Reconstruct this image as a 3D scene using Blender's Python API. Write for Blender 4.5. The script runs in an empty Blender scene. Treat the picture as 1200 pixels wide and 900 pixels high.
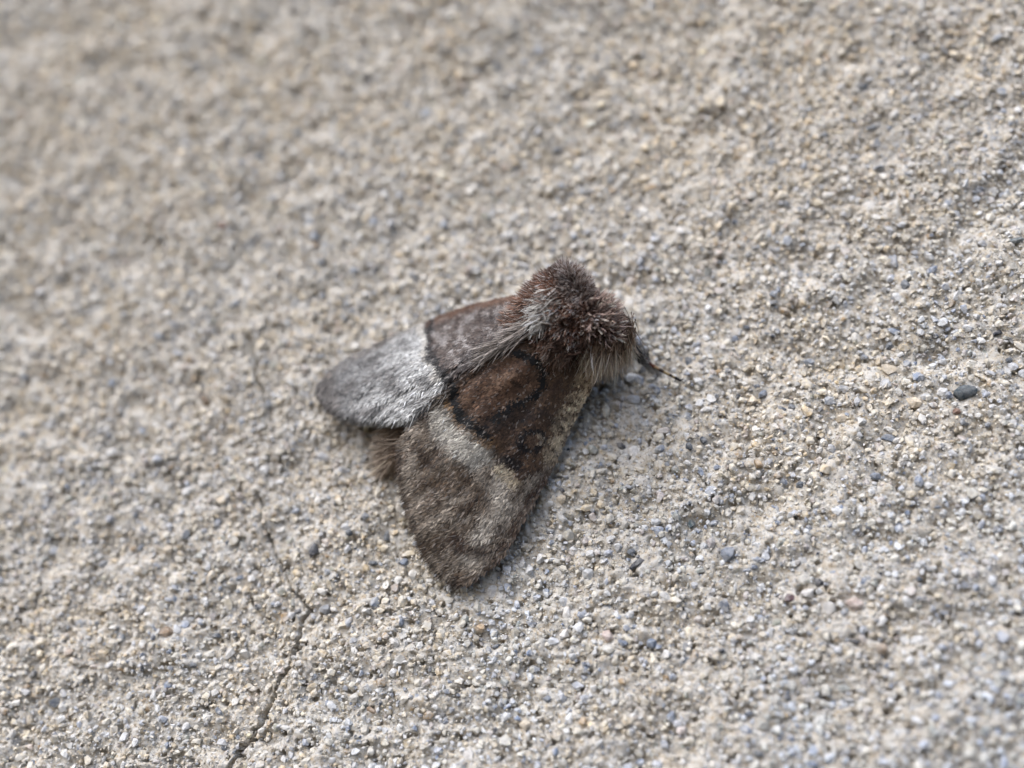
import bpy, bmesh, math
import numpy as np
from mathutils import Vector, Matrix

# Scale: 1 Blender unit = 1 centimetre (macro subject: a moth about 2 cm long)
sc = bpy.context.scene
sc.unit_settings.scale_length = 0.01
COL = sc.collection
rng = np.random.default_rng(11)

# ------------------------------------------------------------------ camera
CAM_D, TILT = 6.3, math.radians(23)
LEAN = np.array([0.42, -0.907])
cam_pos = np.array([LEAN[0]*math.sin(TILT), LEAN[1]*math.sin(TILT), math.cos(TILT)]) * CAM_D
fwd = -cam_pos/np.linalg.norm(cam_pos)
right = np.cross(fwd, [0, 1, 0]); right /= np.linalg.norm(right)
upv = np.cross(right, fwd)
cam = bpy.data.cameras.new('camera')
camo = bpy.data.objects.new('camera', cam); COL.objects.link(camo)
M = Matrix(((right[0], upv[0], -fwd[0], cam_pos[0]), (right[1], upv[1], -fwd[1], cam_pos[1]),
            (right[2], upv[2], -fwd[2], cam_pos[2]), (0, 0, 0, 1)))
# The surface stands upright like a wall: everything below is laid out in the wall's own frame
# (x right, y up the wall, z out of it) and WALL turns that frame into the world.
WALL = Matrix(((1, 0, 0, 0), (0, 0, -1, 0), (0, 1, 0, 0), (0, 0, 0, 1)))
camo.matrix_world = WALL @ M
VIEW_W = 5.7
cam.sensor_width = 36.0
cam.lens = 36.0*CAM_D/VIEW_W
cam.clip_start = 0.05; cam.clip_end = 500
cam.dof.use_dof = True
cam.dof.focus_distance = 5.88
cam.dof.aperture_fstop = 0.148
sc.camera = camo

def unproj(px, py, z):
    """photo pixel (1200x900) + height -> world point on that height"""
    px = np.asarray(px, float); py = np.asarray(py, float); z = np.asarray(z, float)
    k = VIEW_W/CAM_D/1200.0
    d = fwd[None] + (px.reshape(-1, 1)-600)*k*right[None] + (450-py.reshape(-1, 1))*k*upv[None]
    t = (z.reshape(-1)-cam_pos[2])/d[:, 2]
    return cam_pos[None] + d*t[:, None]

def proj(P):
    v = P-cam_pos[None]
    zc = v@fwd; k = VIEW_W/CAM_D/1200.0
    return 600+(v@right)/zc/k, 450-(v@upv)/zc/k

# ------------------------------------------------------------------ light: bright overcast sky / open shade
SUN_EL, SUN_AZ = math.radians(46), math.radians(-152)     # in front of the wall, high and to the left
w = bpy.data.worlds.new('World'); sc.world = w; w.use_nodes = True
nt = w.node_tree
sky = nt.nodes.new('ShaderNodeTexSky'); sky.sky_type = 'NISHITA'; sky.sun_disc = False
sky.sun_elevation = SUN_EL; sky.sun_rotation = SUN_AZ
sky.air_density = 0.6; sky.dust_density = 2.15; sky.ozone_density = 1.0
nt.links.new(sky.outputs[0], nt.nodes['Background'].inputs[0])
nt.nodes['Background'].inputs[1].default_value = 0.12
sun = bpy.data.lights.new('sun', 'SUN'); sun.energy = 0.9; sun.angle = math.radians(45); sun.color = (0.86, 0.93, 1.0)
suno = bpy.data.objects.new('sun', sun); COL.objects.link(suno)
sd = Vector((math.sin(SUN_AZ)*math.cos(SUN_EL), math.cos(SUN_AZ)*math.cos(SUN_EL), math.sin(SUN_EL)))
suno.rotation_euler = sd.to_track_quat('Z', 'Y').to_euler(); suno.location = sd*20
vs = sc.view_settings
vs.view_transform = 'Standard'; vs.look = 'None'; vs.gamma = 1; vs.use_curve_mapping = False
vs.exposure = 1.46

# ------------------------------------------------------------------ helpers
def srgb(*c):
    c = np.array(c, float)/255
    return np.where(c <= 0.04045, c/12.92, ((c+0.055)/1.055)**2.4)

def _hash(ix, iy, seed):
    h = (ix.astype(np.int64)*374761393 + iy.astype(np.int64)*668265263 + seed*2147483647) & 0xffffffff
    h = ((h ^ (h >> 13))*1274126177) & 0xffffffff
    h = ((h ^ (h >> 16))*2246822519) & 0xffffffff
    return ((h ^ (h >> 15)) & 0xffff)/65535.0

def vnoise(x, y, seed=0):
    ix = np.floor(x).astype(np.int64); iy = np.floor(y).astype(np.int64)
    fx = x-ix; fy = y-iy
    fx = fx*fx*(3-2*fx); fy = fy*fy*(3-2*fy)
    a = _hash(ix, iy, seed); b = _hash(ix+1, iy, seed); c = _hash(ix, iy+1, seed); d = _hash(ix+1, iy+1, seed)
    return (a*(1-fx)+b*fx)*(1-fy)+(c*(1-fx)+d*fx)*fy - 0.5

def sm(a, b, x):
    t = np.clip((x-a)/(b-a), 0, 1); return t*t*(3-2*t)

def polydist(px, py, pts):
    d = np.full(px.shape, 1e9)
    for (x0, y0), (x1, y1) in zip(pts[:-1], pts[1:]):
        dx, dy = x1-x0, y1-y0
        t = np.clip(((px-x0)*dx+(py-y0)*dy)/(dx*dx+dy*dy+1e-9), 0, 1)
        d = np.minimum(d, np.hypot(px-x0-t*dx, py-y0-t*dy))
    return d

def polyin(px, py, pts):
    """signed distance, positive inside"""
    ins = np.zeros(px.shape, bool); n = len(pts)
    for i in range(n):
        x0, y0 = pts[i]; x1, y1 = pts[(i+1) % n]
        c = ((y0 > py) != (y1 > py)) & (px < (x1-x0)*(py-y0)/((y1-y0) if y1 != y0 else 1e-9)+x0)
        ins ^= c
    d = polydist(px, py, list(pts)+[pts[0]])
    return np.where(ins, d, -d)

def mesh_np(name, V, F, C=None, smooth=True, mat=None, parent=None, kind=None):
    """V (n,3); F list of face index arrays (m,3)/(m,4); C (n,3) colours -> linked object"""
    me = bpy.data.meshes.new(name)
    F = [f for f in F if len(f)]
    loops = np.concatenate([f.reshape(-1) for f in F]).astype(np.int32)
    tot = np.concatenate([np.full(len(f), f.shape[1]) for f in F])
    start = np.concatenate([[0], np.cumsum(tot)[:-1]]).astype(np.int32)
    me.vertices.add(len(V)); me.vertices.foreach_set('co', np.ascontiguousarray(V, np.float32).reshape(-1))
    me.loops.add(len(loops)); me.loops.foreach_set('vertex_index', loops)
    me.polygons.add(len(tot)); me.polygons.foreach_set('loop_start', start)
    me.polygons.foreach_set('use_smooth', np.full(len(tot), smooth))
    if C is not None:
        a = me.color_attributes.new('Col', 'FLOAT_COLOR', 'POINT')
        c4 = np.ones((len(V), 4), np.float32); c4[:, :3] = C
        a.data.foreach_set('color', c4.reshape(-1))
    me.update(calc_edges=True)
    if mat: me.materials.append(mat)
    o = bpy.data.objects.new(name, me); COL.objects.link(o)
    if parent is not None: o.parent = parent
    if kind: o['kind'] = kind
    return o

def new_mat(name):
    m = bpy.data.materials.new(name); m.use_nodes = True
    n = m.node_tree; b = n.nodes['Principled BSDF']
    return m, n, b

def N(n, t, **kw):
    x = n.nodes.new(t)
    for k, v in kw.items(): setattr(x, k, v)
    return x

def noise_node(n, scale, detail=4, rough=0.6, vec=None):
    t = N(n, 'ShaderNodeTexNoise'); t.inputs['Scale'].default_value = scale
    t.inputs['Detail'].default_value = detail; t.inputs['Roughness'].default_value = rough
    if vec is not None: n.links.new(vec, t.inputs['Vector'])
    return t

def ramp(n, fac, stops):
    r = N(n, 'ShaderNodeValToRGB'); els = r.color_ramp.elements
    while len(els) < len(stops): els.new(0.5)
    for e, (p, c) in zip(els, stops): e.position = p; e.color = (*c, 1)
    n.links.new(fac, r.inputs[0]); return r

def mix(n, fac, a, b, mode='MIX'):
    m = N(n, 'ShaderNodeMix', data_type='RGBA', blend_type=mode)
    for s, v in ((m.inputs[0], fac), (m.inputs[6], a), (m.inputs[7], b)):
        if hasattr(v, 'node'): n.links.new(v, s)
        elif isinstance(v, (tuple, list)): s.default_value = (*v, 1)
        else: s.default_value = v
    return m.outputs[2]

# ------------------------------------------------------------------ materials
def grain_material(name, use_object_colour):
    m, n, b = new_mat(name)
    tc = N(n, 'ShaderNodeTexCoord').outputs['Object']
    if use_object_colour:
        oi = N(n, 'ShaderNodeObjectInfo'); col = oi.outputs['Color']
        g = N(n, 'ShaderNodeNewGeometry'); tc = g.outputs['Position']
    else:
        a = N(n, 'ShaderNodeVertexColor', layer_name='Col'); col = a.outputs['Color']
    n1 = noise_node(n, 42, 5, 0.7, tc)
    r1 = ramp(n, n1.outputs[0], [(0.3, (0.62, 0.60, 0.58)), (0.7, (1.25, 1.25, 1.25))])
    c = mix(n, 1.0, col, r1.outputs[0], 'MULTIPLY')
    # pale lime dust clinging to the grains in patches
    n2 = noise_node(n, 26, 6, 0.75, tc)
    r2 = ramp(n, n2.outputs[0], [(0.40, (0, 0, 0)), (0.58, (1, 1, 1))])
    f = N(n, 'ShaderNodeMath', operation='MULTIPLY'); n.links.new(r2.outputs[0], f.inputs[0]); f.inputs[1].default_value = 0.68
    if use_object_colour:
        f2 = N(n, 'ShaderNodeMath', operation='MULTIPLY'); n.links.new(f.outputs[0], f2.inputs[0]); n.links.new(oi.outputs['Alpha'], f2.inputs[1]); f = f2
    c = mix(n, f.outputs[0], c, (0.60, 0.58, 0.54))
    n.links.new(c, b.inputs['Base Color'])
    b.inputs['Roughness'].default_value = 0.8
    b.inputs['Specular IOR Level'].default_value = 0.18
    bp = N(n, 'ShaderNodeBump'); bp.inputs['Strength'].default_value = 0.6; bp.inputs['Distance'].default_value = 0.012
    n3 = noise_node(n, 75, 5, 0.7, tc)
    n.links.new(n3.outputs[0], bp.inputs['Height']); n.links.new(bp.outputs[0], b.inputs['Normal'])
    return m
grain_mat = grain_material('sand_grain_coat', False)
grain_mat_obj = grain_material('sand_grain_single', True)

m, n, b = new_mat('lime_sand_matrix')
tc = N(n, 'ShaderNodeTexCoord').outputs['Object']
na = noise_node(n, 28, 6, 0.72, tc)
ra = ramp(n, na.outputs[0], [(0.30, (0.33, 0.245, 0.15)), (0.41, (0.50, 0.43, 0.33)), (0.52, (0.59, 0.55, 0.48)), (0.68, (0.63, 0.61, 0.57))])
nb = noise_node(n, 70, 3, 0.6, tc)
rb = ramp(n, nb.outputs[0], [(0.34, (0.35, 0.36, 0.40)), (0.42, (1, 1, 1))])
c = mix(n, 1.0, ra.outputs[0], rb.outputs[0], 'MULTIPLY')
n.links.new(c, b.inputs['Base Color']); b.inputs['Roughness'].default_value = 0.9
b.inputs['Specular IOR Level'].default_value = 0.2
bp = N(n, 'ShaderNodeBump'); bp.inputs['Strength'].default_value = 0.8; bp.inputs['Distance'].default_value = 0.015
nc = noise_node(n, 60, 6, 0.75, tc)
n.links.new(nc.outputs[0], bp.inputs['Height']); n.links.new(bp.outputs[0], b.inputs['Normal'])
matrix_mat = m

def coloured(name, rough=0.75, spec=0.25, sheen=0.0):
    m, n, b = new_mat(name)
    a = N(n, 'ShaderNodeVertexColor', layer_name='Col')
    n.links.new(a.outputs['Color'], b.inputs['Base Color'])
    b.inputs['Roughness'].default_value = rough; b.inputs['Specular IOR Level'].default_value = spec
    b.inputs['Sheen Weight'].default_value = sheen
    return m
scale_mat = coloured('wing_scales', 0.6, 0.3)
wing_mat = coloured('wing_membrane', 0.8, 0.2)
fur_mat = coloured('moth_fur', 0.55, 0.35)
leg_mat = coloured('leg_cuticle', 0.45, 0.4)

# ------------------------------------------------------------------ masonry surface
def wavy(x, y):
    h = 0.03*vnoise(x*0.55, y*0.55, 1) + 0.025*vnoise(x*1.5+3, y*1.7, 2)
    # shallow trowel ripples running up to the right
    u = x*0.86+y*0.5; v = -x*0.5+y*0.86
    h += 0.030*vnoise(u*1.6, v*4.6, 3)
    h += 0.028*vnoise(x*5, y*5, 4)+0.04*vnoise(x*9.5, y*9.5, 9) - 0.03*sm(0.12, 0.4, vnoise(x*3.1+7, y*3.6, 8))
    return h
def base_h(x, y):
    h = wavy(x, y)
    h += 0.034*vnoise(x*13, y*13, 5) + 0.026*vnoise(x*27, y*27, 6) + 0.018*vnoise(x*52, y*52, 7)
    return h

crack_px = [([(266, 905), (283, 880), (300, 857), (305, 842), (319, 815), (322, 803), (338, 781), (343, 760), (350, 745), (352, 730), (361, 712)], 0.0085, 0.8),
            ([(361, 712), (350, 701), (338, 690), (332, 668), (322, 650), (316, 632), (307, 610), (303, 584)], 0.005, 0.10),
            ([(318, 492), (310, 465), (300, 440), (298, 420), (290, 392)], 0.009, 0.09),
            ([(303, 584), (306, 600), (305, 612)], 0.009, 0.09)]
cracks = []
for pts, wd, dp in crack_px:
    P = unproj([p[0] for p in pts], [p[1] for p in pts], np.zeros(len(pts)))
    cracks.append(([(a, b_) for a, b_, _ in P], wd, dp))
def crack_at(x, y):
    """depth factor 0..1 * depth; also distance to the nearest crack centre in widths"""
    dep = np.zeros(x.shape); rel = np.full(x.shape, 99.0)
    xw = x+0.02*vnoise(x*16, y*16, 31)+0.012*vnoise(x*40, y*40, 33)
    yw = y+0.02*vnoise(x*16, y*16, 32)+0.012*vnoise(x*40, y*40, 34)
    for pts, wd, dp in cracks:
        d = polydist(xw, yw, pts)
        dep = np.maximum(dep, dp*(1-sm(wd*0.75, wd*1.15, d))); rel = np.minimum(rel, d/wd)
    return dep, rel

cx, cy = zip(*[unproj([a], [b_], [0])[0][:2] for a, b_ in ((0, 0), (1200, 0), (1200, 900), (0, 900))])
FX0, FX1, FY0, FY1 = min(cx)-0.25, max(cx)+0.25, min(cy)-0.25, max(cy)+0.25
STEP = 0.0148
def axis(a, b_, r0, r1):
    fine = np.arange(a, b_, STEP)
    seg = fine[(fine > r0) & (fine < r1)]             # finer lines across the crack
    fine = np.sort(np.concatenate([fine, seg+STEP/3, seg+STEP*2/3]))
    fine = fine[np.r_[True, np.diff(fine) > 0.002]]
    lo = a-np.cumsum(0.012*1.13**np.arange(1, 46)); hi = fine[-1]+np.cumsum(0.012*1.13**np.arange(1, 46))
    return np.concatenate([lo[::-1], fine, hi])
ck = np.array(cracks[0][0])
ax, ay = axis(FX0, FX1, ck[:, 0].min()-.05, ck[:, 0].max()+.05), axis(FY0, FY1, ck[:, 1].min()-.05, ck[:, 1].max()+.05)
X, Y = np.meshgrid(ax, ay)
Hh = base_h(X, Y)
near = np.zeros(X.shape, bool)
for pts, wd, dp in cracks:
    xs = [p[0] for p in pts]; ys = [p[1] for p in pts]
    near |= (X > min(xs)-.15) & (X < max(xs)+.15) & (Y > min(ys)-.15) & (Y < max(ys)+.15)
Hh[near] -= crack_at(X[near], Y[near])[0]
nx, ny = len(ax), len(ay)
for qx, qy, qr in zip(rng.uniform(FX0, FX1, 5200), rng.uniform(FY0, FY1, 5200), rng.uniform(0.011, 0.02, 5200)):      # pinholes
    i0, i1 = np.searchsorted(ax, (qx-qr, qx+qr)); j0, j1 = np.searchsorted(ay, (qy-qr, qy+qr))
    if i1 > i0 and j1 > j0:
        d2 = ((ax[None, i0:i1]-qx)**2+(ay[j0:j1, None]-qy)**2)/qr**2
        Hh[j0:j1, i0:i1] -= 0.06*np.clip(1-d2, 0, 1)
idx = np.arange(nx*ny).reshape(ny, nx)
Fq = np.stack([idx[:-1, :-1], idx[:-1, 1:], idx[1:, 1:], idx[1:, :-1]], -1).reshape(-1, 4)
slab = mesh_np('masonry_surface', np.stack([X, Y, Hh], -1).reshape(-1, 3), [Fq], None, True, matrix_mat)
slab.matrix_world = WALL
slab['kind'] = 'structure'; slab['category'] = 'masonry'
slab['label'] = 'rough pale sand and lime masonry surface with a thin crack at lower left'

# grain templates -----------------------------------------------------------
def template(npts, seed, jitter, name='grain'):
    r = np.random.default_rng(seed)
    i = np.arange(npts)+0.5
    ph = np.arccos(1-2*i/npts); th = math.pi*(1+5**0.5)*i
    P = np.stack([np.cos(th)*np.sin(ph), np.sin(th)*np.sin(ph), np.cos(ph)], -1)
    P += r.normal(0, jitter, P.shape); P /= np.linalg.norm(P, axis=1)[:, None]
    # a few flat broken faces make it angular
    for _ in range(7):
        d = r.normal(size=3); d /= np.linalg.norm(d); lim = r.uniform(0.42, 0.85)
        t = P@d; P -= np.where(t > lim, t-lim, 0)[:, None]*d[None]
    P *= 1+r.normal(0, 0.05, (npts, 1))
    bm = bmesh.new(); vs_ = [bm.verts.new(p) for p in P]
    res = bmesh.ops.convex_hull(bm, input=vs_)
    bmesh.ops.delete(bm, geom=[v for v in bm.verts if not v.link_faces], context='VERTS')
    bmesh.ops.recalc_face_normals(bm, faces=bm.faces)
    bm.verts.index_update()
    V = np.array([v.co[:] for v in bm.verts]); F = np.array([[v.index for v in f.verts] for f in bm.faces if len(f.verts) == 3])
    bm.free(); return V, F
T_big = [template(20, 100+k, 0.2) for k in range(10)]
T_med = [template(13, 200+k, 0.22) for k in range(10)]
T_small = [template(6, 300+k, 0.15) for k in range(8)]

PAL = np.array([(0.64, 0.565, 0.425), (0.63, 0.605, 0.55), (0.56, 0.455, 0.30), (0.42, 0.43, 0.45), (0.22, 0.25, 0.30),
                (0.46, 0.385, 0.325), (0.36, 0.25, 0.135), (0.11, 0.125, 0.15), (0.045, 0.05, 0.06), (0.34, 0.335, 0.27), (0.66, 0.64, 0.60)])
PW = np.array([0.34, 0.23, 0.17, 0.085, 0.055, 0.05, 0.025, 0.014, 0.006, 0.025, 0.03]); PW /= PW.sum()

def rand_rot(nn, flat=0.6):
    """random rotations, mostly about the vertical with a tilt"""
    a = rng.uniform(0, 2*math.pi, nn); t = rng.normal(0, flat, nn); b_ = rng.uniform(0, 2*math.pi, nn)
    def Rz(q):
        R = np.zeros((nn, 3, 3)); R[:, 0, 0] = np.cos(q); R[:, 0, 1] = -np.sin(q); R[:, 1, 0] = np.sin(q); R[:, 1, 1] = np.cos(q); R[:, 2, 2] = 1; return R
    Rx = np.zeros((nn, 3, 3)); Rx[:, 0, 0] = 1; Rx[:, 1, 1] = np.cos(t); Rx[:, 1, 2] = -np.sin(t); Rx[:, 2, 1] = np.sin(t); Rx[:, 2, 2] = np.cos(t)
    return Rz(a)@Rx@Rz(b_)

def scatter(spacing, rmin, rmax, sink, pad, lift=0.012):
    gx = np.arange(FX0-pad, FX1+pad, spacing); gy = np.arange(FY0-pad, FY1+pad, spacing*0.87)
    XX, YY = np.meshgrid(gx, gy); XX = XX+(np.arange(len(gy)) % 2)[:, None]*spacing/2
    x = (XX+rng.uniform(-.42, .42, XX.shape)*spacing).ravel(); y = (YY+rng.uniform(-.42, .42, XX.shape)*spacing).ravel()
    px, py = proj(np.stack([x, y, np.zeros_like(x)], -1))
    mg = 70
    k = (px > -mg) & (px < 1200+mg) & (py > -mg) & (py < 900+mg)
    x, y = x[k], y[k]
    r = rmin+(rmax-rmin)*rng.beta(1.5, 2.6, len(x))
    rel = crack_at(x, y)[1]
    k = rel > 1.0+0.62*r/0.012
    x, y, r = x[k], y[k], r[k]
    z = wavy(x, y)+lift+r*rng.uniform(-sink, max(0.25, 0.4-sink), len(x))
    return x, y, z, r

def build_grains(x, y, z, r, temps, cols, flat=0.6):
    nn = len(x); which = rng.integers(0, len(temps), nn)
    R = rand_rot(nn, flat)
    S = np.stack([r*rng.uniform(0.95, 1.3, nn), r*rng.uniform(0.75, 1.05, nn), r*rng.uniform(0.55, 0.85, nn)], -1)
    Vs, Fs, Cs, off = [], [], [], 0
    for t, (V, F) in enumerate(temps):
        k = np.where(which == t)[0]
        if not len(k): continue
        P = np.einsum('nij,nvj->nvi', R[k], V[None]*S[k][:, None, :]) + np.stack([x[k], y[k], z[k]], -1)[:, None, :]
        nv = len(V)
        Vs.append(P.reshape(-1, 3)); Cs.append(np.repeat(cols[k], nv, 0))
        Fs.append((F[None]+(np.arange(len(k))*nv)[:, None, None]).reshape(-1, 3)+off); off += nv*len(k)
    return np.concatenate(Vs), np.concatenate(Fs), np.concatenate(Cs)

def grain_cols(x, y):
    nn = len(x)
    c = PAL[rng.choice(len(PAL), nn, p=PW)]
    g = vnoise(x*2.2, y*2.2, 41)+0.5*vnoise(x*0.5, y*0.5, 42)-0.6*np.clip((x*0.6-y*0.8)/2.5, -0.5, 1)+0.05       # greyer and tanner patches, plus a drift from tan upper left to blue-grey lower right
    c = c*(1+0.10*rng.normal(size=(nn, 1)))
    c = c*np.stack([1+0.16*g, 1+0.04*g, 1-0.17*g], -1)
    return np.clip(c, 0.02, 0.8)

# the hand-placed stones one can point out in the photograph: px, py, width px, height px, angle deg, colour
SL, DK, BL, GR = (0.085, 0.10, 0.12), (0.04, 0.042, 0.052), (0.16, 0.19, 0.24), (0.25, 0.26, 0.27)
CR, WH, OC, RD, BR, PK = (0.58, 0.49, 0.36), (0.66, 0.63, 0.58), (0.40, 0.29, 0.175), (0.24, 0.15, 0.11), (0.24, 0.165, 0.10), (0.55, 0.44, 0.38)
HAND = [(1130, 460, 38, 14, 4, (0.055, 0.078, 0.092)), (1060, 337, 15, 15, 30, SL), (893, 461, 14, 13, 0, BL), (886, 452, 10, 9, 0, SL), (917, 480, 11, 11, 60, SL),
        (928, 478, 9, 10, 0, SL), (1040, 512, 18, 10, -20, BL), (938, 568, 13, 11, 0, SL), (825, 517, 12, 11, 0, SL), (807, 525, 10, 12, 40, SL), (807, 423, 11, 12, 0, SL),
        (1043, 402, 12, 10, 0, SL), (1167, 392, 14, 8, 10, DK), (1182, 422, 9, 9, 0, SL), (912, 342, 9, 9, 0, BL), (875, 383, 9, 8, 0, SL), (860, 395, 11, 9, 0, BL),
        (1025, 558, 15, 10, -10, BL), (889, 546, 15, 12, -20, OC), (1070, 470, 22, 15, -25, CR), (1043, 432, 26, 14, -5, CR), (1120, 483, 12, 8, 0, RD),
        (745, 662, 25, 10, 30, DK), (739, 647, 11, 11, 0, SL), (473, 658, 15, 10, -20, BL), (437, 660, 14, 8, 0, SL), (452, 627, 10, 16, 0, SL), (410, 625, 12, 10, 0, SL),
        (582, 757, 14, 7, 40, SL), (640, 818, 12, 10, 0, BL), (655, 757, 10, 9, 0, SL), (663, 717, 13, 19, 0, WH), (660, 743, 13, 15, 0, WH), (562, 735, 13, 12, 0, OC),
        (683, 845, 13, 10, 0, OC), (433, 832, 14, 8, -20, BR), (575, 692, 20, 19, 0, WH), (763, 753, 13, 14, 0, BL), (713, 747, 17, 17, 0, PK), (613, 848, 15, 13, 0, CR),
        (550, 885, 15, 13, 40, WH), (470, 730, 9, 11, 0, BL), (367, 645, 15, 22, 10, DK), (380, 713, 15, 14, 0, GR), (252, 743, 16, 11, 0, SL), (227, 780, 16, 10, 0, SL),
        (218, 627, 11, 15, 0, SL), (153, 642, 13, 9, 20, OC), (198, 743, 22, 18, 20, BR), (197, 645, 20, 15, 0, CR), (65, 823, 20, 11, 20, SL), (348, 716, 14, 7, 10, DK),
        (280, 677, 14, 9, 0, BL), (853, 648, 17, 21, -30, BL), (927, 700, 20, 11, 15, (0.07, 0.035, 0.04)), (960, 683, 10, 14, 20, DK), (1000, 752, 17, 8, -15, DK), (888, 883, 14, 9, -10, SL),
        (1077, 680, 10, 9, 0, SL), (1000, 707, 22, 17, -10, PK), (972, 713, 18, 15, 0, WH), (910, 730, 14, 9, 0, (0.3, 0.31, 0.25)), (945, 695, 16, 17, -30, WH), (1033, 760, 14, 14, 0, BR),
        (810, 613, 14, 9, 45, (0.06, 0.09, 0.10)), (728, 523, 10, 13, 20, DK), (741, 529, 16, 17, 0, WH), (740, 469, 22, 16, 0, (0.52, 0.52, 0.52)), (660, 577, 8, 8, 0, DK),
        (658, 586, 15, 13, 0, CR), (370, 290, 16, 11, 0, BR), (302, 182, 18, 12, 0, SL), (262, 267, 15, 12, 0, (0.3, 0.15, 0.1)), (230, 80, 18, 11, 0, GR), (1085, 67, 20, 15, 20, GR),
        (1188, 287, 20, 9, 10, (0.12, 0.15, 0.16)), (903, 190, 18, 12, 0, GR), (1010, 103, 15, 11, 0, SL), (240, 470, 14, 20, 10, BR), (315, 475, 12, 16, 0, GR), (500, 132, 22, 14, 0, GR),
        (470, 72, 16, 10, 0, OC), (652, 175, 16, 12, 0, GR), (376, 455, 10, 22, 0, OC), (432, 500, 14, 20, -30, (0.35, 0.27, 0.10)), (1095, 595, 14, 8, 0, BL), (985, 490, 14, 12, 0, CR)]

# ordinary grains: big, medium, fine grit
bx = scatter(0.078, 0.020, 0.040, 0.75, 0.4)
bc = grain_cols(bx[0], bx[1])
mx = scatter(0.0395, 0.0105, 0.0235, 0.65, 0.4)
fx = scatter(0.0255, 0.0045, 0.0115, -0.5, 0.2, 0.009)
# keep grains clear of the hand-placed stones
hp = np.array([unproj([a], [b_], [0.0])[0][:2] for a, b_, *_ in HAND]); hr = np.array([(h[2]+h[3])/4/210 for h in HAND])
def clear(g):
    d = np.hypot(g[0][:, None]-hp[None, :, 0], g[1][:, None]-hp[None, :, 1]) - hr[None]*0.85
    k = d.min(1) > g[3]*0.5
    return [a[k] for a in g], k
bx, kb = clear(bx); bc = bc[kb]
mx, _ = clear(mx); fx, _ = clear(fx)

# single grains: the hand-placed ones and the largest others, up to 300
grain_meshes = []
for t, (V, F) in enumerate(T_big):
    me = bpy.data.meshes.new('sand_grain'); me.from_pydata(V.tolist(), [], F.tolist())
    me.materials.append(grain_mat_obj); grain_meshes.append(me)
def single(x, y, z, sx, sy, sz, ang, col, k, tilt=(0, 0), dust=1.0):
    o = bpy.data.objects.new('sand_grain', grain_meshes[k % len(grain_meshes)]); COL.objects.link(o)
    o.parent = slab; o.location = (x, y, z); o.rotation_euler = (tilt[0], tilt[1], ang); o.scale = (sx, sy, sz)
    o.color = (*col, dust); return o
V, F = template(60, 900, 0.05)
V[:, 1] *= 1-0.42*V[:, 0]; V[:, 2] *= 1-0.25*V[:, 0]
tear = bpy.data.meshes.new('sand_grain'); tear.from_pydata(V.tolist(), [], F.tolist()); tear.materials.append(grain_mat_obj)
tear.polygons.foreach_set('use_smooth', [True]*len(tear.polygons))
for i, (a, b_, wpx, hpx, ang, col) in enumerate(HAND):
    x, y, _ = unproj([a], [b_], [0.0])[0]
    s = 0.00475*0.50
    r_ = max(wpx, hpx)*s
    big = i == 0
    z = float(wavy(np.array([x]), np.array([y]))[0])+r_*(0.2 if big else 0.12)
    col = np.clip(np.array(col)*rng.uniform(0.85, 1.15), 0.02, 0.8)
    o = single(x, y, z, wpx*s*1.05, hpx*s*1.05, min(wpx, hpx)*s*0.9, math.radians(ang), col, i*7+3, (rng.normal(0, .15), rng.normal(0, .15)), 0.35 if big else 0.5)
    if big:
        o.data = tear; o.scale = (wpx*s*1.1, hpx*s*1.15, hpx*s*0.8)
        o['label'] = 'largest dark teal grey pebble standing proud near the right edge'
px, py = proj(np.stack([bx[0], bx[1], bx[2]], -1))
inview = (px > 5) & (px < 1195) & (py > 5) & (py < 895)
order = np.argsort(-np.where(inview, bx[3], 0))[:300-len(HAND)]
for i in order:
    r_ = bx[3][i]
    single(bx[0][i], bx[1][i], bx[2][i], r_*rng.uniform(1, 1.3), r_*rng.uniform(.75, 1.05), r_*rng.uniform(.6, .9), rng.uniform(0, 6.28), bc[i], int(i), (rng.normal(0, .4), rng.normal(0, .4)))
keep = np.ones(len(bx[0]), bool); keep[order] = False
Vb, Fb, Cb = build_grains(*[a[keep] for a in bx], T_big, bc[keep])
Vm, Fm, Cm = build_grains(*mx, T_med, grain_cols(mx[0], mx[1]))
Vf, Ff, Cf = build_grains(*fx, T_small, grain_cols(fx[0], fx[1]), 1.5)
mesh_np('sand_grains', np.concatenate([Vb, Vm]), [np.concatenate([Fb, Fm+len(Vb)])], np.concatenate([Cb, Cm]), False, grain_mat, slab, 'stuff')
mesh_np('fine_grit', Vf, [Ff], Cf, False, grain_mat, slab, 'stuff')

# ------------------------------------------------------------------ moth
moth = bpy.data.objects.new('moth', None); COL.objects.link(moth)
base_pt = unproj([620], [440], [0.0])[0]; moth.matrix_world = WALL @ Matrix.Translation(base_pt)
moth.empty_display_size = 0.2
moth['label'] = 'furry brown and grey moth resting with roofed wings on the sandy masonry'
moth['category'] = 'moth'
def under(o, parent=moth):
    o.parent = parent
    o.matrix_parent_inverse = Matrix.Identity(4)
    return o
def moth_mesh(name, V, F, C, mat, parent=moth, kind=None, smooth=True):
    # vertices in the moth's own frame (origin at its base)
    o = mesh_np(name, V-base_pt[None], F, C, smooth, mat, parent, kind); return o

def norm(v): return v/np.maximum(np.linalg.norm(v, axis=-1, keepdims=True), 1e-9)

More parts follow.
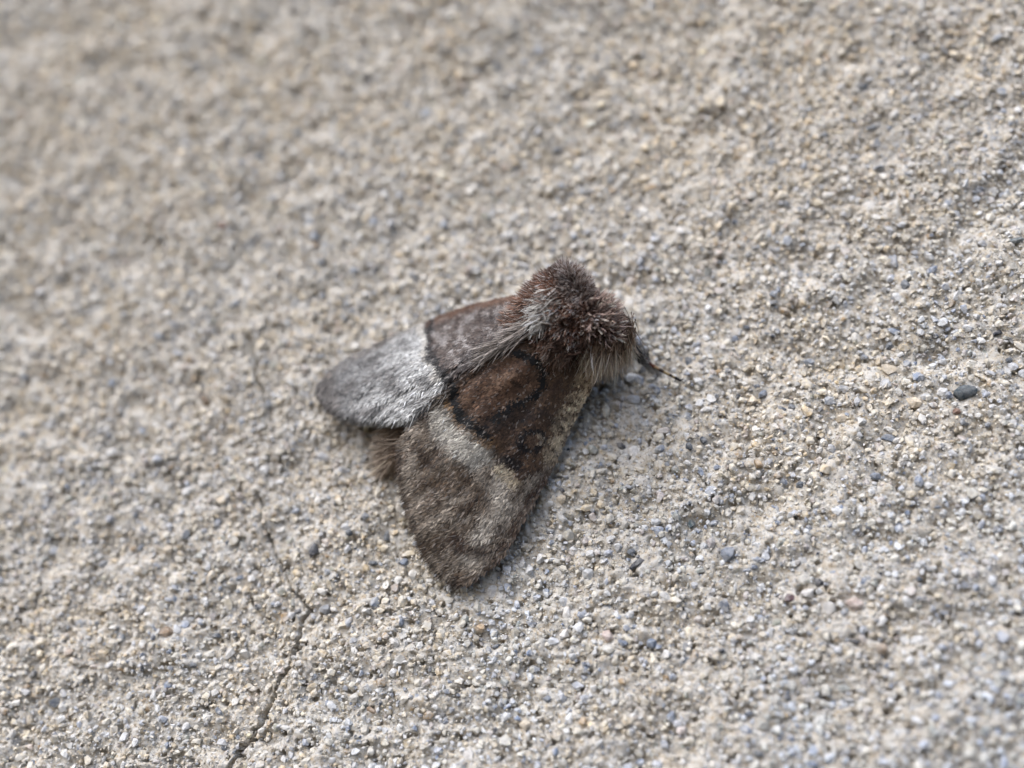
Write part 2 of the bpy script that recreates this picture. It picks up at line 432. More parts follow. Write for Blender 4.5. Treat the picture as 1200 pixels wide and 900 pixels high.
def strands(root, direc, length, rad, bend, c0, c1, K=4, curl=0.0):
    """tapered three-sided hairs; arrays of n"""
    n_ = len(root); t = np.linspace(0, 1, K+1)
    ctr = root[:, None]+direc[:, None]*(length[:, None]*t[None])[..., None]+bend[:, None]*(length[:, None]*t[None]**2)[..., None]
    if curl: ctr += curl*length[:, None, None]*(t[None, :, None]**1.5)*np.sin(t[None, :, None]*3+rng.uniform(0, 6.28, (n_, 1, 3)))*0.5
    ref = norm(rng.normal(size=(n_, 3))); a = norm(np.cross(direc, ref)); b_ = norm(np.cross(direc, a))
    prof = np.array([1.0]+[1-0.75*(q**1.6) for q in t[1:-1]]+[0.12])
    V = []
    for s_ in range(3):
        q = 2*math.pi*s_/3
        V.append(ctr+(a*math.cos(q)+b_*math.sin(q))[:, None]*(rad[:, None]*prof[None])[..., None])
    V = np.stack(V, 2)                                   # n,K+1,3,3
    C = c0[:, None]*(1-t[None, :, None])+c1[:, None]*t[None, :, None]
    C = np.repeat(C[:, :, None], 3, 2)
    base = (np.arange(n_)*(K+1)*3)[:, None]
    F = []
    for k in range(K):
        for s_ in range(3):
            s2 = (s_+1) % 3
            F.append(np.stack([base[:, 0]+k*3+s_, base[:, 0]+k*3+s2, base[:, 0]+(k+1)*3+s2, base[:, 0]+(k+1)*3+s_], -1))
    return V.reshape(-1, 3), np.concatenate(F), C.reshape(-1, 3)

def blades(root, direc, side, nrm, length, width, c, tipc):
    """flat narrow scales: rounded kite of 3 triangles"""
    n_ = len(root)
    p0 = root-side*(width*0.35)[:, None]; p1 = root+side*(width*0.35)[:, None]
    mid = root+direc*(length*0.6)[:, None]+nrm*(length*0.10)[:, None]
    p2 = mid+side*(width*0.5)[:, None]; p3 = mid-side*(width*0.5)[:, None]
    tip = root+direc*length[:, None]+nrm*(length*0.08)[:, None]
    V = np.stack([p0, p1, p2, p3, tip], 1).reshape(-1, 3)
    C = np.stack([c, c, (c+tipc)/2, (c+tipc)/2, tipc], 1).reshape(-1, 3)
    b5 = np.arange(n_)*5
    return V, [np.stack([b5, b5+1, b5+2, b5+3], -1), np.stack([b5+3, b5+2, b5+4], -1)], C

# --- body: one continuous lofted mesh, tail to head
axis_pts = [  # px, py, z centre, half width, half height
    (468, 512, 0.15, 0.03, 0.03), (490, 500, 0.17, 0.10, 0.09), (530, 470, 0.20, 0.15, 0.13), (575, 440, 0.23, 0.18, 0.16), (615, 410, 0.28, 0.21, 0.20),
    (645, 385, 0.36, 0.22, 0.25), (668, 366, 0.39, 0.235, 0.27), (684, 360, 0.39, 0.23, 0.26), (697, 364, 0.37, 0.19, 0.21), (705, 368, 0.34, 0.135, 0.155), (712, 373, 0.32, 0.02, 0.02)]
A = np.array(axis_pts); ctr = unproj(A[:, 0], A[:, 1], A[:, 2])
AX = norm((ctr[8]-ctr[2])*np.array([1, 1, 0])); SD = np.array([-AX[1], AX[0], 0])     # forward, moth's left
NR = 24; q = np.linspace(0, 2*math.pi, NR, endpoint=False)
ts = np.linspace(0, len(A)-1, 41); ii = np.arange(len(A))
cc = np.stack([np.interp(ts, ii, ctr[:, k]) for k in range(3)], -1)
hw = np.interp(ts, ii, A[:, 3]); hh = np.interp(ts, ii, A[:, 4])
V = cc[:, None]+SD[None, None]*(hw[:, None]*np.cos(q)[None])[..., None]+np.array([0, 0, 1.])[None, None]*(hh[:, None]*np.sin(q)[None])[..., None]
V = V.reshape(-1, 3); V[:, 2] = np.maximum(V[:, 2], 0.01)
ix = np.arange(41*NR).reshape(41, NR); ixn = np.roll(ix, -1, 1)
Fq = np.stack([ix[:-1], ix[1:], ixn[1:], ixn[:-1]], -1).reshape(-1, 4)
tri = np.concatenate([np.stack([np.full(NR-2, ix[0, 0]), ix[0, 1:-1], ix[0, 2:]], -1), np.stack([np.full(NR-2, ix[-1, 0]), ix[-1, 2:], ix[-1, 1:-1]], -1)])
bodycol = np.tile(srgb(58, 40, 30)[None], (len(V), 1))
body = moth_mesh('body', V, [Fq, tri], bodycol, fur_mat)

# --- wings: patches between four edge curves given as (px, py, z)
def curve(pts, t):
    P = np.array(pts, float); d = np.r_[0, np.cumsum(np.hypot(np.diff(P[:, 0]), np.diff(P[:, 1])))]; d /= d[-1]
    # catmull-like smoothing by sampling a dense linear curve and blurring it
    td = np.linspace(0, 1, 201); L = np.stack([np.interp(td, d, P[:, k]) for k in range(3)], -1)
    ker = np.hanning(25); ker /= ker.sum(); e0, e1 = L[0].copy(), L[-1].copy()
    Lp = np.concatenate([np.repeat(L[:1], 12, 0)*2-L[12:0:-1], L, np.repeat(L[-1:], 12, 0)*2-L[-2:-14:-1]])
    L = np.stack([np.convolve(Lp[:, k], ker, 'valid') for k in range(3)], -1); L[0], L[-1] = e0, e1
    return np.stack([np.interp(t, td, L[:, k]) for k in range(3)], -1)
class Wing:
    def __init__(s, D, C, B, O, arch, seed):
        s.D, s.C, s.B, s.O, s.arch, s.seed = D, C, B, O, arch, seed
    def pix(s, u, v):
        """u base->margin, v dorsum->costa : px, py, z"""
        D, C, B, O = curve(s.D, u), curve(s.C, u), curve(s.B, v), curve(s.O, v)
        u_, v_ = u[:, None], v[:, None]
        c00, c10, c01, c11 = (np.array(k, float)[None] for k in (s.D[0], s.D[-1], s.C[0], s.C[-1]))
        P = (1-v_)*D+v_*C+(1-u_)*B+u_*O-((1-u_)*(1-v_)*c00+u_*(1-v_)*c10+(1-u_)*v_*c01+u_*v_*c11)
        P[:, 2] += s.arch*4*v*(1-v)*(0.5+0.5*np.sin(np.pi*np.clip(u, 0, 1)))
        P[:, 2] += 0.0022*np.cos((v+0.3*vnoise(u*3, v*3, 5))*2*np.pi*6.5)*sm(0.15, 0.5, u)
        P[:, 2] += 0.022*vnoise(u*3.1, v*7, s.seed)+0.010*vnoise(u*9, v*14, s.seed+1)
        return P
    def pos(s, u, v):
        P = s.pix(u, v); return unproj(P[:, 0], P[:, 1], P[:, 2]), P
near_w = Wing(D=[(668, 392, .50), (630, 396, .52), (590, 412, .50), (555, 432, .46), (522, 455, .41), (488, 494, .33)],
              C=[(716, 412, .26), (703, 436, .22), (691, 456, .185), (672, 492, .145), (656, 530, .12), (641, 560, .11), (616, 603, .095), (603, 628, .09), (586, 654, .08), (566, 672, .075), (546, 683, .07)],
              B=[(668, 392, .50), (716, 412, .26)],
              O=[(488, 494, .33), (474, 518, .29), (473, 548, .24), (480, 580, .20), (490, 612, .16), (503, 645, .12), (522, 671, .09), (546, 683, .07)], arch=0.07, seed=51)
far_w = Wing(D=[(650, 372, .52), (615, 390, .53), (575, 414, .50), (545, 436, .46), (520, 458, .42), (484, 487, .36)],
             C=[(618, 345, .30), (590, 350, .24), (555, 357, .20), (527, 367, .18), (500, 378, .17), (460, 396, .155), (425, 413, .14), (404, 423, .125), (388, 434, .115), (377, 448, .11)],
             B=[(650, 372, .52), (618, 345, .30)],
             O=[(484, 487, .36), (462, 489, .32), (435, 487, .27), (408, 482, .21), (392, 474, .165), (381, 462, .13), (377, 448, .11)], arch=0.05, seed=71)

def lay(c, col, k): return c*(1-k[..., None])+np.asarray(col)[None]*k[..., None]
def jit(px, py, a, s, seed): return px+a*2*vnoise(px/s, py/s, seed), py+a*2*vnoise(px/s, py/s, seed+1)

def near_pattern(px, py):
    x, y = jit(px, py, 2.6, 9, 81); x, y = jit(x, y, 2.0, 3.5, 83)
    n1 = vnoise(px/12, py/12, 85); n2 = vnoise(px/4, py/4, 86)
    # streaks along the wing (towards the lower left)
    st = vnoise((px*0.82+py*0.57)/4.5, (-px*0.57+py*0.82)/22, 87)+0.5*vnoise((px*0.82+py*0.57)/2.2, (-px*0.57+py*0.82)/12, 88)
    c = np.tile(srgb(112, 99, 87)[None], (len(px), 1))                       # outer field, grey brown
    c = lay(c, srgb(166, 156, 146), np.clip(0.25+n1*2.2+st*2.6, 0, 1)*0.75)
    c = lay(c, srgb(62, 46, 34), np.clip(-n1*1.8-st*2.4-0.05, 0, 1)*0.85)
    # pale grey patch beyond the dark band
    k = sm(-5, 9, polyin(x, y, [(505, 462), (541, 482), (562, 500), (580, 515), (582, 540), (560, 549), (531, 530), (513, 508)]))
    c = lay(c, srgb(196, 192, 186), k*0.92)
    # pale streak behind the costa
    k = 1-sm(5, 17, polydist(x, y, [(594, 552), (588, 585), (570, 620), (556, 648)]))
    c = lay(c, srgb(198, 190, 181), k*0.8)
    k = 1-sm(6, 16, polydist(x, y, [(525, 560), (555, 568), (575, 590)])); c = lay(c, srgb(92, 72, 54), k*0.5)
    k = 1-sm(4, 13, polydist(x, y, [(537, 628), (552, 636), (570, 640)])); c = lay(c, srgb(58, 40, 28), k*0.85)
    k = 1-sm(3, 10, polydist(x, y, [(497, 520), (512, 540), (530, 548)])); c = lay(c, srgb(72, 58, 46), k*0.6)
    k = 1-sm(3, 12, polydist(x, y, [(492, 590), (505, 625), (525, 655)])); c = lay(c, srgb(88, 74, 60), k*0.5)
    # dark basal and median area
    dark = [(690, 380), (640, 380), (575, 412), (535, 438), (528, 456), (536, 478), (552, 497), (574, 513), (592, 530), (602, 552), (612, 560), (640, 545), (668, 488), (720, 420)]
    k = sm(-4, 5, polyin(x, y, dark)); c = lay(c, srgb(90, 70, 54), k)
    kk = k*np.clip(0.4+n2*1.4+n1, 0, 1); c = lay(c, srgb(58, 42, 34), kk*0.8)
    # red-brown lobe
    lobe = [(541, 455), (560, 438), (590, 420), (615, 415), (634, 428), (632, 448), (610, 462), (590, 478), (575, 492), (556, 480)]
    k = sm(-4, 8, polyin(x, y, lobe)); c = lay(c, srgb(104, 78, 62), k*0.9)
    c = lay(c, srgb(142, 116, 98), k*np.clip(n2*2.4+n1*1.6+st-0.12, 0, 1)*0.85)
    c = lay(c, srgb(60, 44, 35), k*np.clip(-n2*2-n1*1.8-st-0.12, 0, 1)*0.8)
    k = 1-sm(5, 13, polydist(x, y, [(575, 494), (596, 490), (618, 480)])); c = lay(c, srgb(40, 32, 30), k*0.65)
    # black band on the outer side of the lobe, ochre rim beyond it
    k = 1-sm(2, 7, polydist(x, y, [(532, 470), (546, 494), (562, 506), (578, 516)])); c = lay(c, srgb(120, 92, 62), k*0.8)
    k = 1-sm(3.6, 6.6, polydist(x, y, [(537, 448), (537, 460), (541, 475), (549, 488), (558, 497), (575, 508)])); c = lay(c, srgb(12, 9, 9), k)
    k = 1-sm(3.0, 5.8, polydist(x, y, [(606, 413), (622, 417), (636, 423), (642, 434), (639, 448), (629, 460), (614, 468), (598, 476), (584, 487)])); c = lay(c, srgb(12, 9, 9), k*0.97)
    # ring mark
    xr, yr = (px+x)/2, (py+y)/2
    e = np.hypot(((xr-625)*0.9+(yr-513)*-0.42)/14, ((xr-625)*0.42+(yr-513)*0.9)/10)
    c = lay(c, srgb(94, 74, 60), (1-sm(0.6, 0.9, e))*0.9)
    c = lay(c, srgb(22, 17, 16), (1-sm(0.22, 0.42, np.abs(e-1.0)))*0.95)
    k = 1-sm(1.2, 3.2, polydist(px, py, [(633, 505), (637, 510), (633, 517)])); c = lay(c, srgb(160, 146, 130), k*0.8)
    k = 1-sm(3.5, 7.5, polydist(x, y, [(596, 533), (605, 537), (611, 541)])); c = lay(c, srgb(26, 20, 18), k*0.92)
    k = 1-sm(4, 9, polydist(x, y, [(590, 547), (600, 553), (606, 562)])); c = lay(c, srgb(190, 176, 154), k*0.8)
    # costal edge
    k = 1-sm(7, 21, polydist(px, py, [(700, 425), (689, 452), (669, 490), (654, 532)])); c = lay(c, srgb(222, 204, 178), k*np.clip(0.7+n2*2.4, 0, 1)*0.95)
    k = 1-sm(4, 12, polydist(px, py, [(650, 540), (640, 560), (615, 603), (588, 650)])); c = lay(c, srgb(70, 50, 38), k*np.clip(0.6+n2*1.4, 0, 1)*0.85)
    k = 1-sm(2, 6, polydist(x, y, [(660, 500), (640, 478), (612, 492)])); c = lay(c, srgb(36, 28, 25), k*0.5)
    # darker rim along the outer margin
    k = 1-sm(2, 6, polydist(px, py, [(474, 518), (473, 548), (480, 580), (490, 612), (503, 645), (522, 671)])); c = lay(c, srgb(62, 48, 36), k*0.75)
    return np.clip(c*np.array([0.74, 0.715, 0.645])[None], 0.004, 0.8)

def far_pattern(px, py):
    x, y = jit(px, py, 4.0, 9, 91); x, y = jit(x, y, 2.4, 3.5, 93)
    n1 = vnoise(px/15, py/15, 95); n2 = vnoise(px/4.5, py/4.5, 96); st = vnoise((px*0.35+py*0.94)/4, (px*0.94-py*0.35)/20, 97)+0.5*vnoise((px*0.35+py*0.94)/2, (px*0.94-py*0.35)/9, 98)
    c = np.tile(srgb(124, 123, 122)[None], (len(px), 1))
    k = sm(405, 500, x+(y-430)*0.55); c = lay(c, srgb(212, 212, 210), k*np.clip(0.8+st*1.2, 0, 1)*0.92)
    c = lay(c, srgb(80, 76, 74), np.clip(-n1*2.6-st*2.6+0.08, 0, 1)*0.9*(1-0.4*k))
    k = 1-sm(6, 24, polydist(px, py, [(384, 438), (382, 458), (392, 473)])); c = lay(c, srgb(92, 86, 82), k*0.8)
    k = 1-sm(2, 7, polydist(px, py, [(500, 377), (440, 405), (384, 438)])); c = lay(c, srgb(118, 108, 98), k*np.clip(.6+n2, 0, 1)*0.8)
    edge = [(503, 372), (503, 390), (507, 405), (509, 420), (519, 434), (536, 446), (542, 460)]
    basal = [(503, 365), (503, 390), (507, 405), (509, 420), (519, 434), (536, 446), (560, 450), (660, 400), (660, 330), (560, 345)]
    k = sm(-2, 3, polyin(x, y, basal)); c = lay(c, srgb(90, 79, 73), k)
    c = lay(c, srgb(164, 158, 155), k*np.clip(n2*3.0+n1*.6-0.2, 0, 1)*0.9)
    c = lay(c, srgb(62, 50, 46), k*np.clip(-n2*2.2-n1-0.2, 0, 1)*0.9)
    kk = (1-sm(3, 11, polydist(px, py, [(615, 345), (555, 357), (503, 376)]))); c = lay(c, srgb(96, 66, 46), kk*k*0.85)
    kk = 1-sm(3, 8, polydist(x, y, [(580, 372), (596, 374), (602, 384)])); c = lay(c, srgb(40, 34, 34), kk*0.5)
    kk = 1-sm(4, 11, polydist(x, y, [(585, 398), (560, 415), (545, 432)])); c = lay(c, srgb(52, 44, 42), kk*0.75)
    kk = 1-sm(1, 5, polydist(x+5, y, edge)); c = lay(c, srgb(206, 200, 190), kk*0.7*(1-k))
    kk = 1-sm(4.0, 7.5, polydist(x-3, y, edge)); c = lay(c, srgb(16, 13, 14), kk*0.92*np.clip(0.75+n2*1.2+sm(395, 425, y)*0.4, 0, 1))
    return np.clip(c*np.array([0.72, 0.71, 0.68])[None], 0.004, 0.85)

def build_wing(W, pattern, nscales, fringe_cols, label):
    NU, NV = 110, 64
    U, Vv = np.meshgrid(np.linspace(0, 1, NU), np.linspace(0, 1, NV), indexing='ij')
    P, px = W.pos(U.ravel(), Vv.ravel())
    ii = np.arange(NU*NV).reshape(NU, NV)
    F = np.stack([ii[:-1, :-1], ii[1:, :-1], ii[1:, 1:], ii[:-1, 1:]], -1).reshape(-1, 4)
    # orient so that the normals point up
    g = P.reshape(NU, NV, 3); nn = np.cross(g[1, 0]-g[0, 0], g[0, 1]-g[0, 0])
    if nn[2] < 0: F = F[:, ::-1]
    o = moth_mesh('forewing', P, [F], pattern(px[:, 0], px[:, 1])*0.8, wing_mat)
    md = o.modifiers.new('thickness', 'SOLIDIFY'); md.thickness = 0.014; md.offset = -1
    o['label'] = label
    # scales ----------------------------------------------------------
    u = rng.uniform(0.0, 1, nscales); v = rng.uniform(0, 1, nscales); e = 1e-3
    p0, q0 = W.pos(u, v); pu = W.pos(np.minimum(u+e, 1), v)[0]-W.pos(np.minimum(u+e, 1)-e, v)[0]; pv = W.pos(u, np.minimum(v+e, 1))[0]-W.pos(u, np.minimum(v+e, 1)-e)[0]
    area = np.linalg.norm(np.cross(pu, pv), axis=1)
    kp = rng.uniform(0, np.percentile(area, 90), nscales) < area
    u, v, p0, q0, pu, pv = u[kp], v[kp], p0[kp], q0[kp], pu[kp], pv[kp]; n_ = len(u)
    nn = norm(np.cross(pu, pv)); nn[nn[:, 2] < 0] *= -1
    d = norm(norm(pu)+norm(pv)*(0.34*rng.normal(size=n_)-0.05)[:, None])
    hairy = sm(0.35, 0.75, u)
    tilt = np.clip(rng.normal(0.07, 0.05, n_), 0.01, 0.35)
    dd = norm(d+nn*tilt[:, None]); sd_ = norm(np.cross(nn, d))
    L = rng.uniform(0.020, 0.036, n_)*(1+0.75*hairy); Wd = rng.uniform(0.009, 0.015, n_)*(1-0.40*hairy)
    c = pattern(q0[:, 0]+rng.normal(0, 0.9, n_), q0[:, 1]+rng.normal(0, 0.9, n_))
    br = np.exp(rng.normal(0, 0.25, n_)*(1+0.4*hairy))
    pale = rng.uniform(size=n_) < 0.05+0.07*hairy; dk = rng.uniform(size=n_) < 0.07+0.10*hairy
    c = c*br[:, None]
    c = np.where(pale[:, None], c*0.7+srgb(190, 180, 170)[None]*0.22, c); c = np.where(dk[:, None], c*0.45, c)
    c = np.clip(c, 0.004, 0.85)
    Vs, Fs, Cs = blades(p0+nn*0.003, dd, sd_, nn, L, Wd, c*0.85, np.clip(c*1.2+0.006, 0, 0.85))
    moth_mesh('wing_scales', Vs, Fs, Cs, scale_mat, o, 'stuff', False)
    # fringes along outer margin and both long edges --------------------
    def edge(nf, uu, vv, out_u, out_v, l0, l1, darker, rad=0.0035):
        p, qx = W.pos(uu, vv)
        a = norm(W.pos(np.clip(uu, .01, 1), vv)[0]-W.pos(np.clip(uu, .01, 1)-.01, vv)[0]); b_ = norm(W.pos(uu, np.clip(vv, .01, 1))[0]-W.pos(uu, np.clip(vv, .01, 1)-.01)[0])
        dr = norm(a*out_u+b_*out_v+rng.normal(0, .16, (nf, 3)))
        L_ = rng.uniform(l0, l1, nf); cl = pattern(qx[:, 0], qx[:, 1])*np.exp(rng.normal(0, .25, (nf, 1)))*darker
        return strands(p, dr, L_, np.full(nf, rad), np.tile([0, 0, -0.12], (nf, 1)), cl*0.7, np.clip(cl*1.3, 0, .8), 3)
    parts = [edge(2200, rng.uniform(0.97, 0.995, 2200), rng.uniform(0, 1, 2200), 1, 0.0, 0.045, 0.095, 0.85, 0.0028),
             edge(900, rng.uniform(0.05, 1, 900), rng.uniform(0.97, 0.998, 900), 1, 0.2, 0.02, 0.042, 0.9, 0.0026),
             edge(800, rng.uniform(0.1, 1, 800), np.full(800, 0.006), 1, -0.25, 0.05, 0.11, 1.0)]
    off = 0; VV, FF, CC = [], [], []
    for a, f, c_ in parts: VV.append(a); FF.append(f+off); CC.append(c_); off += len(a)
    moth_mesh('wing_fringe', np.concatenate(VV), [np.concatenate(FF)], np.concatenate(CC), fur_mat, o, 'stuff')
    return o
build_wing(far_w, far_pattern, 42000, None, 'far forewing with a whitish grey outer half and black edged brown base')
build_wing(near_w, near_pattern, 62000, None, 'near forewing, dark brown with black curved lines and a small ring mark')

# --- fur on the thorax and head
def fur(nf, name, zone, lmin, lmax, rad, dirfun, colfun, parent=body, K=4, bend=(0, 0, 0), curl=0.25):
    """roots on the body hull; zone(px,py,P,nrm)->mask"""
    out_r, out_n = [], []
    need = nf*6
    s = rng.uniform(0.33, 1.0, need)*40; qq = rng.uniform(0, 2*math.pi, need)
    i0 = np.clip(s, 0, 40)
    c_ = np.stack([np.interp(i0, np.arange(41), cc[:, k]) for k in range(3)], -1); w_ = np.interp(i0, np.arange(41), hw); h_ = np.interp(i0, np.arange(41), hh)
    P = c_+SD[None]*(w_*np.cos(qq))[:, None]+np.array([0, 0, 1.])[None]*(h_*np.sin(qq))[:, None]
    def at(ss, q_):
        ss = np.clip(ss, 0, 40)
        return (np.stack([np.interp(ss, np.arange(41), cc[:, k]) for k in range(3)], -1)+SD[None]*(np.interp(ss, np.arange(41), hw)*np.cos(q_))[:, None]
                + np.array([0, 0, 1.])[None]*(np.interp(ss, np.arange(41), hh)*np.sin(q_))[:, None])
    nr = norm(np.cross(at(i0, qq+.05)-at(i0, qq-.05), at(i0+1.5, qq)-at(i0-1.5, qq)))
    flip = ((P-c_)*nr).sum(1) < 0; nr[flip] *= -1
    px, py = proj(P)
    k = zone(px, py, P, nr) & (P[:, 2] > 0.03); idx = np.where(k)[0][:nf]
    P, nr, px, py = P[idx], nr[idx], px[idx], py[idx]; n_ = len(P)
    wob = np.stack([vnoise(px/s_+k, py/s_-k, 120+k) for k in range(3) for s_ in (9,)], -1)+0.6*np.stack([vnoise(px/4+k, py/4, 130+k) for k in range(3)], -1)
    d = norm(dirfun(px, py, P, nr)+0.5*wob+rng.normal(0, .2, (n_, 3)))
    L = rng.uniform(lmin, lmax, n_)
    xh, yh = jit(px, py, 4, 12, 111)
    hol = np.maximum(1-sm(5, 17, polydist(xh, yh, [(650, 318), (656, 334), (668, 350)])), 0.8*(1-sm(4, 15, polydist(xh, yh, [(690, 342), (684, 362), (676, 384)]))))
    crest = 1-sm(6, 18, polydist(xh, yh, [(662, 312), (676, 330), (682, 345)]))
    L = L*(1-0.55*hol+0.25*crest)*np.where(nr[:, 2] < 0, 0.6, 1)*(0.55+0.45*sm(-0.25, 0.02, (P-cc[18][None])@AX))
    c0, c1 = colfun(px, py, n_)
    v = 0.9*np.exp(rng.normal(0, .34, (n_, 1))+1.2*vnoise(px/11, py/11, 140)[:, None])
    Vs, Fs, Cs = strands(P, d, L, np.full(n_, rad)*rng.uniform(.7, 1.3, n_), np.tile(bend, (n_, 1)).astype(float), c0*v, np.clip(c1*v, 0, .8), K, curl)
    return moth_mesh(name, Vs, [Fs], Cs, fur_mat, parent, 'stuff')

Zup = np.array([0, 0, 1.])
def thorax_col(px, py, n_):
    c0 = np.tile(srgb(86, 56, 41)[None], (n_, 1)); c1 = np.tile(srgb(144, 112, 94)[None], (n_, 1))
    x, y = jit(px, py, 4, 14, 101)
    k = 1-sm(8, 24, np.hypot(x-652, y-328)); c1 = lay(c1, srgb(100, 64, 44), k*0.6)         # rusty hollow
    k = 1-sm(8, 22, polydist(x, y, [(668, 322), (676, 340), (690, 338)])); c1 = lay(c1, srgb(214, 204, 196), k*0.85)
    k = 1-sm(6, 20, np.hypot(x-708, y-372)); c1 = lay(c1, srgb(196, 166, 152), k*0.8)
    k = 1-sm(6, 22, polydist(x, y, [(690, 305), (722, 332), (735, 365)])); c1 = lay(c1, srgb(180, 164, 152), k*0.6)
    k = 1-sm(6, 20, polydist(x, y, [(617, 332), (632, 312), (650, 304)])); c1 = lay(c1, srgb(86, 68, 62), k*0.8)
    pale = rng.uniform(size=n_) < 0.30
    c1 = np.where(pale[:, None], srgb(206, 192, 180)[None], c1)
    return c0, c1
out = lambda a, f, u: (lambda px, py, P, nr: nr+AX[None]*f+Zup[None]*u)
body_s = lambda P: (P-cc[18][None])@AX
fur(17000, 'thorax_fur', lambda px, py, P, nr: (body_s(P) > -0.13), 0.032, 0.068, 0.0027, lambda px, py, P, nr: nr*0.62-AX[None]*0.42+Zup[None]*0.05, thorax_col, K=2, curl=0.15)
# shorter dense undercoat
fur(6000, 'undercoat', lambda px, py, P, nr: (body_s(P) > -0.18), 0.03, 0.055, 0.004, lambda px, py, P, nr: nr*0.7-AX[None]*0.3, lambda px, py, n_: (np.tile(srgb(72, 48, 35)[None], (n_, 1)), np.tile(srgb(104, 76, 60)[None], (n_, 1))), K=2, curl=0.3)
fur(1300, 'guard_hairs', lambda px, py, P, nr: (body_s(P) > -0.12), 0.045, 0.075, 0.0018, lambda px, py, P, nr: nr-AX[None]*0.15, lambda px, py, n_: (np.tile(srgb(90, 70, 60)[None], (n_, 1)), np.tile(srgb(206, 196, 186)[None], (n_, 1))), curl=0.2)
# curled pinkish-pale scale tips on the front tuft
fur(420, 'front_tuft', lambda px, py, P, nr: (np.hypot(px-706, py-372) < 26) & (nr[:, 2] > 0), 0.075, 0.11, 0.005, lambda px, py, P, nr: nr+Zup[None]*0.4, lambda px, py, n_: (np.tile(srgb(70, 44, 34)[None], (n_, 1)), np.tile(srgb(214, 188, 174)[None], (n_, 1))), curl=0.3)

# pale shoulder tuft (tegula) over the far wing base, and long pale hairs over the wing joint
def tuft(name, nf, base_pts, spread, dirs, l0, l1, rad, c0, c1, parent=body, K=5, bend=(0, 0, -0.2), curl=0.2, jitter=0.2):
    B = np.array(base_pts, float); i = rng.integers(0, len(B), nf)
    f = rng.uniform(0, 1, nf); j = np.minimum(i+1, len(B)-1)
    Pp = B[i]*(1-f[:, None])+B[j]*f[:, None]
    P = unproj(Pp[:, 0], Pp[:, 1], Pp[:, 2])+rng.normal(0, spread, (nf, 3))*np.array([1, 1, .5])
    Dd = np.array(dirs, float); Dd = Dd if len(Dd) == len(B) else np.repeat(Dd[:1], len(B), 0)
    tgt = Dd[i]*(1-f[:, None])+Dd[j]*f[:, None]
    T_ = unproj(tgt[:, 0], tgt[:, 1], tgt[:, 2])
    d = norm(T_-P); d = norm(d+rng.normal(0, jitter, (nf, 3)))
    v = np.exp(rng.normal(0, .25, (nf, 1)))
    c0 = np.tile(srgb(*c0)[None], (nf, 1))*v; c1 = np.clip(np.tile(srgb(*c1)[None], (nf, 1))*v, 0, .8)
    Vs, Fs, Cs = strands(P, d, rng.uniform(l0, l1, nf), np.full(nf, rad)*rng.uniform(.7, 1.3, nf), np.tile(bend, (nf, 1)).astype(float), c0, c1, K, curl)
    return moth_mesh(name, Vs, [Fs], Cs, fur_mat, parent, 'stuff')
t = tuft('shoulder_tuft', 620, [(648, 346, .63), (645, 358, .64), (641, 370, .62)], 0.024, [(616, 360, .62), (618, 374, .60), (618, 388, .57)], 0.06, 0.14, 0.0036, (110, 100, 90), (206, 202, 194), jitter=0.32)
t['label'] = 'whitish shoulder tuft beside the far wing'
tuft('shoulder_tuft', 500, [(640, 372, .575), (625, 385, .56), (600, 397, .54)], 0.012, [(600, 388, .56), (580, 404, .53), (560, 420, .49)], 0.12, 0.26, 0.0035, (92, 82, 74), (168, 158, 148), bend=(0, 0, -.08), jitter=0.14)
tuft('shoulder_tuft', 800, [(660, 385, .56), (650, 398, .54), (668, 405, .50)], 0.025, [(632, 398, .54), (634, 412, .50), (655, 420, .46)], 0.06, 0.12, 0.0034, (60, 42, 33), (122, 102, 88))
# long drooping beige hair below the head and over the near wing base
tuft('neck_ruff', 2200, [(694, 396, .47), (706, 401, .42), (716, 398, .38), (726, 390, .34)], 0.03, [(680, 434, .34), (692, 448, .25), (712, 452, .16), (732, 436, .12)], 0.11, 0.21, 0.0030, (120, 98, 80), (218, 202, 182), bend=(0, 0, -.15))
tuft('neck_ruff', 700, [(718, 370, .36), (726, 378, .33), (728, 388, .30)], 0.03, [(742, 376, .32), (742, 394, .22), (736, 418, .12)], 0.05, 0.10, 0.0030, (110, 90, 76), (206, 190, 176))
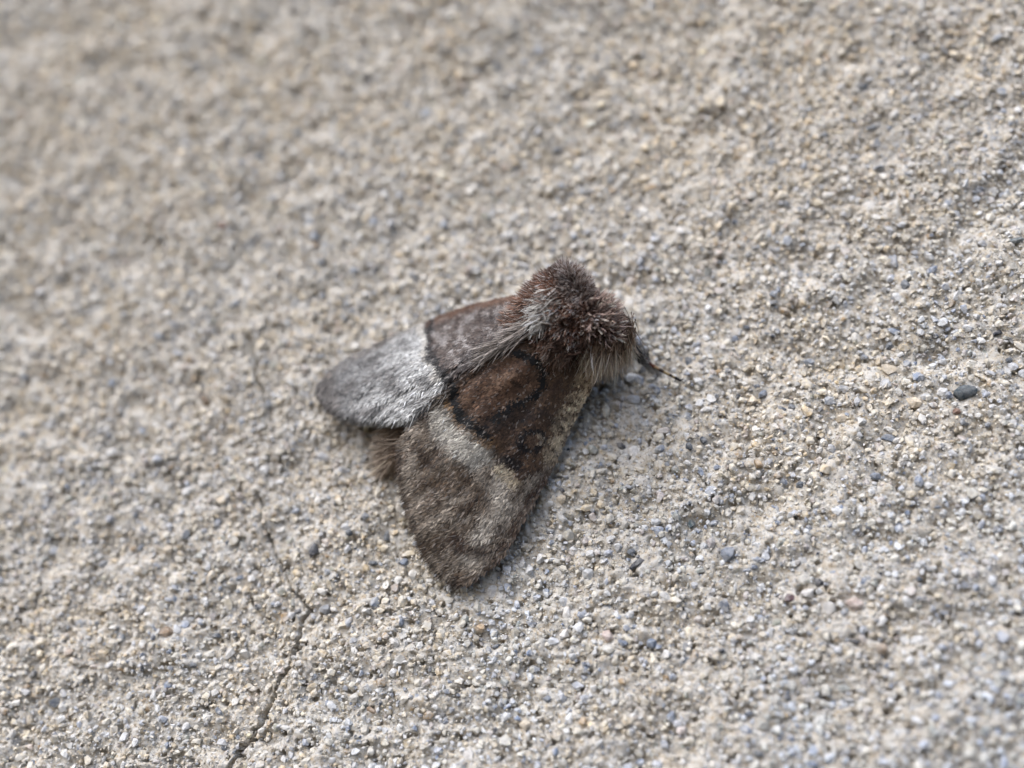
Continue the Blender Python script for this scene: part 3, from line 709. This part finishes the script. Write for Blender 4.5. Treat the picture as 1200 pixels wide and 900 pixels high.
# tail tuft and hind-wing fringe showing behind the near wing
tuft('tail_tuft', 1900, [(490, 494, .22), (482, 508, .20), (478, 526, .16)], 0.03, [(440, 502, .17), (438, 520, .13), (446, 548, .08)], 0.14, 0.25, 0.0038, (92, 74, 58), (178, 160, 140), jitter=0.16)
tuft('tail_tuft', 500, [(530, 450, .43), (515, 466, .40), (500, 480, .37)], 0.015, [(505, 470, .38), (490, 488, .33), (476, 498, .28)], 0.10, 0.18, 0.0038, (90, 80, 72), (176, 168, 158), jitter=0.2)

# --- front leg: hairy tibia, reddish joint, banded foot
LP = [(718, 388, .20, .018), (734, 398, .17, .017), (747, 410, .14, .015), (756, 421, .115, .012), (764, 428, .10, .010), (773, 433, .085, .009), (782, 438, .07, .0085), (790, 442, .06, .008), (797, 446, .05, .007), (801, 444, .045, .004)]
Lp = np.array(LP); tt = np.linspace(0, len(LP)-1, 46); li = np.arange(len(LP))
lc = unproj(np.interp(tt, li, Lp[:, 0]), np.interp(tt, li, Lp[:, 1]), np.interp(tt, li, Lp[:, 2])); lr = np.interp(tt, li, Lp[:, 3])*(1+0.10*np.sin(tt*6.28))
tg = norm(np.gradient(lc, axis=0)); a_ = norm(np.cross(tg, Zup[None])); b_ = np.cross(a_, tg)
q8 = np.linspace(0, 2*math.pi, 8, endpoint=False)
V = lc[:, None]+(a_[:, None]*np.cos(q8)[None, :, None]+b_[:, None]*np.sin(q8)[None, :, None])*lr[:, None, None]
ix = np.arange(46*8).reshape(46, 8); ixn = np.roll(ix, -1, 1)
lcol = np.tile(srgb(70, 62, 58)[None], (46, 1))
lcol[tt > 2.9] = srgb(104, 60, 44); lcol[tt > 4.2] = srgb(150, 124, 92); lcol[tt > 4.9] = srgb(62, 50, 40); lcol[tt > 5.4] = srgb(140, 120, 84); lcol[tt > 6.2] = srgb(34, 28, 24); lcol[tt > 6.7] = srgb(120, 104, 74); lcol[tt > 7.1] = srgb(28, 23, 21)
leg = moth_mesh('leg', V.reshape(-1, 3), [np.stack([ix[:-1], ixn[:-1], ixn[1:], ix[1:]], -1).reshape(-1, 4)], np.repeat(lcol, 8, 0), leg_mat)
leg['label'] = 'front leg with hairy grey tibia, reddish joint and dark banded foot'
tuft('leg_hair', 700, [(728, 396, .19), (738, 402, .17), (750, 413, .14), (754, 419, .12)], 0.014, [(748, 414, .13), (752, 422, .11), (762, 431, .085), (764, 432, .08)], 0.05, 0.12, 0.0026, (70, 66, 64), (190, 186, 180), parent=leg, jitter=0.16)
